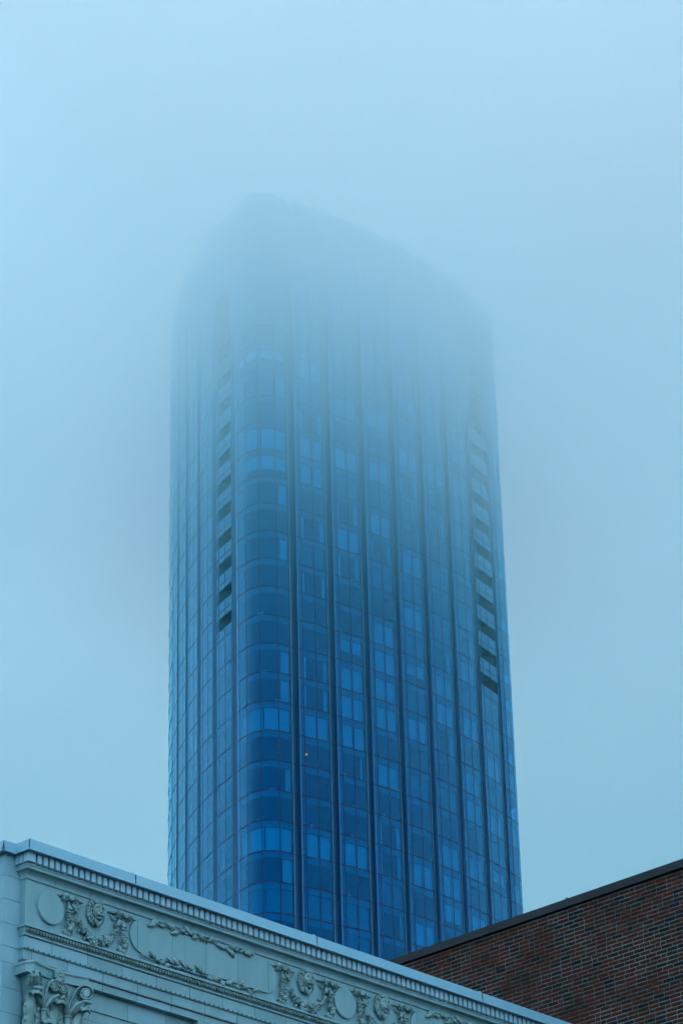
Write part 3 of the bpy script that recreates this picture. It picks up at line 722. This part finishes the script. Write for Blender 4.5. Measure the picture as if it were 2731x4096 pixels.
volute((CU + .055, -.135, Z(-1.205)), .066, 1, (0, -1, 0), (-1, 0, 0), stem=(CU + .17, -.09, Z(-1.5)))
def acanthus(cu, z0, z1, wd, out, lean=0., tip=.07, mir=1, w0=.07):
    """upright leaf with lobed edges whose tip rolls over outwards"""
    mb = MB(); H = z1 - z0; n = 18; prof = []
    for i in range(n + 1):
        t = i / n
        if t < .78: zz = z0 + H * t / .78 * .97; w = w0 + out * .35 * (t / .78) ** 2.2
        else:
            a = (t - .78) / .22 * PI * 1.05; zz = z0 + H * .97 + tip * .55 * math.sin(a); w = w0 + out * .35 + tip * (1 - math.cos(a)) * .62
        prof.append((w, zz, t))
    cols = 9; vs = []
    for w, zz, t in prof:
        lob = 1 + .16 * math.sin(t * 26)
        hw = wd * (.75 + .3 * math.sin(min(t, .8) / .8 * PI * .9)) * (lob if t < .8 else 1.12)
        for j in range(cols):
            s_ = -1 + 2 * j / (cols - 1)
            rib = .013 * (1 - abs(s_)) ** 1.5 + .008 * math.cos(s_ * 9.4)
            vs.append((cu + hw * s_ + lean * t, -(w + rib - .03 * s_ * s_ * (1 if t < .78 else .4)), Z(zz - (.02 * s_ * s_ if t > .7 else 0))))
    m = len(vs); vs += [(x, y + .016, z - (.014 if k // cols > 14 else 0)) for k, (x, y, z) in enumerate(vs)]
    fs = [(i * cols + j, i * cols + j + 1, (i + 1) * cols + j + 1, (i + 1) * cols + j) for i in range(n) for j in range(cols - 1)]
    fs += [tuple(m + q for q in reversed(f)) for f in fs]
    fs += [(i * cols, (i + 1) * cols, m + (i + 1) * cols, m + i * cols) for i in range(n)] + [(i * cols + cols - 1, m + i * cols + cols - 1, m + (i + 1) * cols + cols - 1, (i + 1) * cols + cols - 1) for i in range(n)]
    fs += [(n * cols + j, n * cols + j + 1, m + n * cols + j + 1, m + n * cols + j) for j in range(cols - 1)]
    mb.add(vs, fs, 'ornament', True)
    for s_ in (-1, 1):         # lobes at the edges
        for i in range(5):
            zz = z0 + H * (.12 + .15 * i); mb.ell((cu + s_ * wd * (1. + .06 * i), -(w0 - .01 + out * .02 * i), Z(zz)), (.018, .014, .032), 'ornament', rot=ry(s_ * .6), nu=7, nv=6)
    mb.build('acanthus_leaf', caproot)
acanthus(CU, -1.85, -1.375, .075, .16); acanthus(CU - .335, -1.85, -1.345, .075, .16, lean=-.03); acanthus(CU + .31, -1.85, -1.375, .07, .16, lean=.05)
for du in (-.18, .17):
    acanthus(CU + du, -1.98, -1.64, .07, .14, w0=.075)
    mb = MB(); x = CU + du
    mb.tube([(x, -.085, Z(-1.85)), (x, -.09, Z(-1.6)), (x, -.095, Z(-1.505))], [.026, .03, .036], 'ornament', n=10); mb.tube([(x, -.095, Z(-1.505)), (x, -.095, Z(-1.485))], [.045, .045], 'ornament', n=12)
    for s_ in (-1, 1): mb.tube([(x, -.095, Z(-1.49)), (x + s_ * .035, -.11, Z(-1.42)), (x + s_ * .085, -.14, Z(-1.34)), (x + s_ * .14, -.17, Z(-1.31)), (x + s_ * .175, -.17, Z(-1.34))], [.03, .038, .036, .03, .012], 'ornament', n=8, flat=.6)
    mb.build('calyx_stalk', caproot)
for du in (-.355, .36):         # leaves curling under the corner volutes
    mb = MB(); x = CU + du
    mb.ell((x, -.2, Z(-1.305)), (.07, .035, .026), 'ornament', nu=12, nv=7, fn=lambda d: 1 + .08 * math.sin(10 * math.atan2(d.y, d.x))); mb.tube([(x - du * .3, -.1, Z(-1.45)), (x - du * .1, -.14, Z(-1.36)), (x, -.18, Z(-1.31))], [.02, .035, .045], 'ornament', n=8, flat=.5)
    mb.build('curled_leaf', caproot)
sh = MB(); sh.wbox(CU - .27, CU + .27, -.1, .04, 1.19, Z(-1.84), 'terracotta')
for i in range(5):
    x = CU - .2 + .1 * i; sh.wbox(x - .008, x + .008, .04, .052, 1.4, Z(-1.95), 'terracotta')
sh.build('pilaster_shaft', tc)

# ------------------------------------------------------------------ brick building
BZ = 17.9
db = (0.71447268, -0.69966334)
bk = thing('brick_building', 'dark red brick building with a flat black metal roof edge, rising behind the pale coping', 'building', (0.62267539, 47.94644594, 0), math.atan2(db[1], db[0]))
UB0, UB1 = -5.0, 14.0
bd_ = MB(); bd_.box(UB0, UB1, .005, 12, 0, BZ - .01, 'mortar'); bd_.build('mortar_wall', bk)
br = MB(); br.c = []; rnd = random.Random(11)
CH = .0677; z = BZ - .030 + .0677; row = 0
def brickcol():
    k = rnd.random()
    if k < .07: return (.005, .007, .009)
    if k < .17: return (.014, .009, .008)
    s = rnd.uniform(.7, 1.15)
    if k < .42: return (.034 * s, .010 * s, .006 * s)
    if k < .47: return (.048 * s, .02 * s, .018 * s)
    return (.052 * s, .0105 * s, .0045 * s)
while z > .3:
    z0, z1 = z - CH + .0115, z
    detail = z > BZ - 4.2
    header = row % 7 == 5
    x = UB0 + (row % 2) * .1065 + rnd.uniform(-.01, .01)
    while x < UB1 - .02:
        L = .2045
        if detail and rnd.random() < .09: L = .096
        jx = rnd.uniform(-.004, .004); jz = rnd.uniform(-.0022, .0022); pr_ = rnd.uniform(-.0, .004)
        a, c = x, min(x + L, UB1); e = .0035; zt = min(z1 + jz, BZ - .002)
        za = z0 + jz
        if c > a + .02 and zt > za + .01:
            y = -pr_
            if detail:
                t1, t2, t3, t4 = [rnd.uniform(-.0018, .0018) for _ in range(4)]
                vs = [(a, .02, za + t1), (c, .02, za + t2), (c, .02, zt + t3), (a, .02, zt + t4), (a + e, y, za + e + t1), (c - e, y, za + e + t2), (c - e, y, zt - e + t3), (a + e, y, zt - e + t4)]
                fs = [(4, 5, 6, 7), (0, 1, 5, 4), (1, 2, 6, 5), (2, 3, 7, 6), (3, 0, 4, 7)]
            else:
                vs = [(a, y, za), (c, y, za), (c, y, zt), (a, y, zt), (a, .02, za), (c, .02, za), (c, .02, zt), (a, .02, zt)]
                fs = [(0, 1, 2, 3), (4, 5, 1, 0), (3, 2, 6, 7)]
            br.add(vs, fs, 'brick'); cc = brickcol(); br.c += [(*cc, 1.)] * len(fs)
        x += L + .0088
    z -= CH; row += 1
br.build('brick_wall', bk)
cpb = MB()
cpb.box(UB0 - .03, UB1 + .03, -.055, 12.05, BZ + .006, BZ + .136, 'cap')
cpb.box(UB0 - .03, UB1 + .03, -.062, -.05, BZ - .0, BZ + .012, 'cap')
for u in (.84, 3.98, 7.1, -2.3):
    cpb.add([(u - .012, -.057, BZ + .13), (u + .05, -.057, BZ + .13), (u - .012, -.057, BZ + .168), (u - .012, 0, BZ + .13), (u + .05, 0, BZ + .13), (u - .012, 0, BZ + .168)], [(0, 1, 2), (5, 4, 3), (0, 2, 5, 3), (1, 4, 5, 2)], 'cap')
    cpb.box(u - .002, u + .002, -.058, -.05, BZ + .01, BZ + .136, 'seam')
cpb.build('roof_edge_cap', bk)

# ------------------------------------------------------------------ ground
def flat(name, x0, x1, y0, y1, z, mat, h=None):
    mb = MB()
    if h: mb.box(x0, x1, y0, y1, z, z + h, mat)
    else: mb.quad((x0, y0, z), (x1, y0, z), (x1, y1, z), (x0, y1, z), mat)
    return mb.build(name, None, kind='structure')
flat('ground', -2500, 2500, -2500, 2500, 0, 'asphalt')
flat('road', -60, 60, -8, 8, .004, 'asphalt')
flat('pavement', -60, 60, 8.0, 14, .004, 'concrete', .13)

# ------------------------------------------------------------------ low cloud
m, nt, out = nodes('low_cloud_volume')
pv = nt.nodes.new('ShaderNodeVolumePrincipled'); lk(nt, pv.outputs[0], out.inputs['Volume'])
pv.inputs['Anisotropy'].default_value = 0.
tcn = nt.nodes.new('ShaderNodeTexCoord'); sp = nt.nodes.new('ShaderNodeSeparateXYZ')
nz = nt.nodes.new('ShaderNodeTexNoise'); nz.inputs['Scale'].default_value = .02; nz.inputs['Detail'].default_value = 2
lk(nt, tcn.outputs['Object'], nz.inputs[0]); lk(nt, tcn.outputs['Object'], sp.inputs[0])
am = nt.nodes.new('ShaderNodeMath'); am.operation = 'MULTIPLY_ADD'; am.inputs[1].default_value = 14; am.inputs[2].default_value = -7
lk(nt, nz.outputs[0], am.inputs[0]); ad = nt.nodes.new('ShaderNodeMath'); ad.operation = 'ADD'; lk(nt, am.outputs[0], ad.inputs[0]); tx = nt.nodes.new('ShaderNodeMapRange'); lk(nt, sp.outputs['X'], tx.inputs[0])
for i, v in zip((1, 2, 3, 4), (-30, 40, -1.5, 1.5)): tx.inputs[i].default_value = v
tl = nt.nodes.new('ShaderNodeMath'); lk(nt, tx.outputs[0], tl.inputs[0]); lk(nt, sp.outputs['Z'], tl.inputs[1]); lk(nt, tl.outputs[0], ad.inputs[1])
mr = nt.nodes.new('ShaderNodeMapRange'); mr.interpolation_type = 'SMOOTHSTEP'; lk(nt, ad.outputs[0], mr.inputs[0])
for i, v in zip((1, 2, 3, 4), (139, 195, 0., .047)): mr.inputs[i].default_value = v
m2 = nt.nodes.new('ShaderNodeMapRange'); lk(nt, ad.outputs[0], m2.inputs[0])
for i, v in zip((1, 2, 3, 4), (116, 158, 0., .0046)): m2.inputs[i].default_value = v
sm = nt.nodes.new('ShaderNodeMath'); lk(nt, mr.outputs[0], sm.inputs[0]); lk(nt, m2.outputs[0], sm.inputs[1]); lk(nt, sm.outputs[0], pv.inputs['Density'])
m3 = nt.nodes.new('ShaderNodeMapRange'); lk(nt, ad.outputs[0], m3.inputs[0])
for i, v in zip((1, 2, 3, 4), (145, 178, 0., 1.)): m3.inputs[i].default_value = v
cmx = nt.nodes.new('ShaderNodeMix'); cmx.data_type = 'RGBA'; cmx.inputs[6].default_value = (.3, .9, 1, 1); cmx.inputs[7].default_value = (.985, .993, 1, 1)
lk(nt, m3.outputs[0], cmx.inputs[0]); lk(nt, cmx.outputs[2], pv.inputs['Color']); m.cycles.volume_step_rate = .17
M['cloud'] = m
mb = MB(); mb.box(-600, 600, -150, 1000, 108, 213, 'cloud')
cl = mb.build('low_cloud', None, kind='stuff')

# ------------------------------------------------------------------ light
w = bpy.data.worlds.new('World'); sc.world = w; w.use_nodes = True; nt = w.node_tree; bg = nt.nodes['Background']
sky = nt.nodes.new('ShaderNodeTexSky'); sky.sky_type = 'NISHITA'; sky.sun_disc = False
SE, SA = math.radians(52), math.radians(150)
sky.sun_elevation = SE; sky.sun_rotation = SA
tcw = nt.nodes.new('ShaderNodeTexCoord'); sx = nt.nodes.new('ShaderNodeSeparateXYZ'); lk(nt, tcw.outputs['Generated'], sx.inputs[0])
mw = nt.nodes.new('ShaderNodeMapRange'); lk(nt, sx.outputs['Z'], mw.inputs[0])
for i, v in zip((1, 2, 3, 4), (0, 1, .55, .95)): mw.inputs[i].default_value = v
vm = nt.nodes.new('ShaderNodeVectorMath'); vm.operation = 'SCALE'; vm.inputs[0].default_value = (8.2, 10.9, 13.3); lk(nt, mw.outputs[0], vm.inputs['Scale'])
mx = nt.nodes.new('ShaderNodeMix'); mx.data_type = 'RGBA'; mx.inputs[0].default_value = .8
lk(nt, sky.outputs[0], mx.inputs[6]); lk(nt, vm.outputs[0], mx.inputs[7]); lk(nt, mx.outputs[2], bg.inputs[0]); bg.inputs[1].default_value = .12
sl = bpy.data.lights.new('sun', 'SUN'); sl.energy = .5; sl.angle = math.radians(40); sl.color = (1, .97, .92)
so = bpy.data.objects.new('sun', sl); COL.objects.link(so)
d = Vector((math.sin(SA) * math.cos(SE), math.cos(SA) * math.cos(SE), math.sin(SE)))
so.rotation_euler = d.to_track_quat('Z', 'Y').to_euler()
sc.view_settings.view_transform = 'Standard'; sc.view_settings.look = 'None'; sc.view_settings.gamma = 1; sc.view_settings.exposure = 1.54
# ------------------------------------------------------------------ camera
cam = bpy.data.cameras.new('camera'); co = bpy.data.objects.new('camera', cam); COL.objects.link(co); sc.camera = co
cam.lens = 105; cam.sensor_fit = 'VERTICAL'; cam.sensor_height = 36; cam.sensor_width = 24; cam.clip_start = .1; cam.clip_end = 6000
R = [[9.99685684e-01, 2.50705557e-02, 0.], [1.15742144e-02, -4.61520541e-01, -8.87054016e-01], [-2.22389371e-02, 8.86775201e-01, -4.61665650e-01]]
Mx = Matrix(R).to_4x4(); Mx.translation = (0, 0, 1.6); co.matrix_world = Mx
sc.render.engine = 'CYCLES'; sc.cycles.max_bounces = 14; sc.cycles.volume_bounces = 7; sc.cycles.transparent_max_bounces = 16
sc.cycles.diffuse_bounces = 4; sc.cycles.glossy_bounces = 3; sc.cycles.caustics_reflective = False; sc.cycles.caustics_refractive = False
sc.cycles.use_denoising = True; sc.cycles.use_adaptive_sampling = True; sc.cycles.adaptive_threshold = .03; sc.cycles.adaptive_min_samples = 24
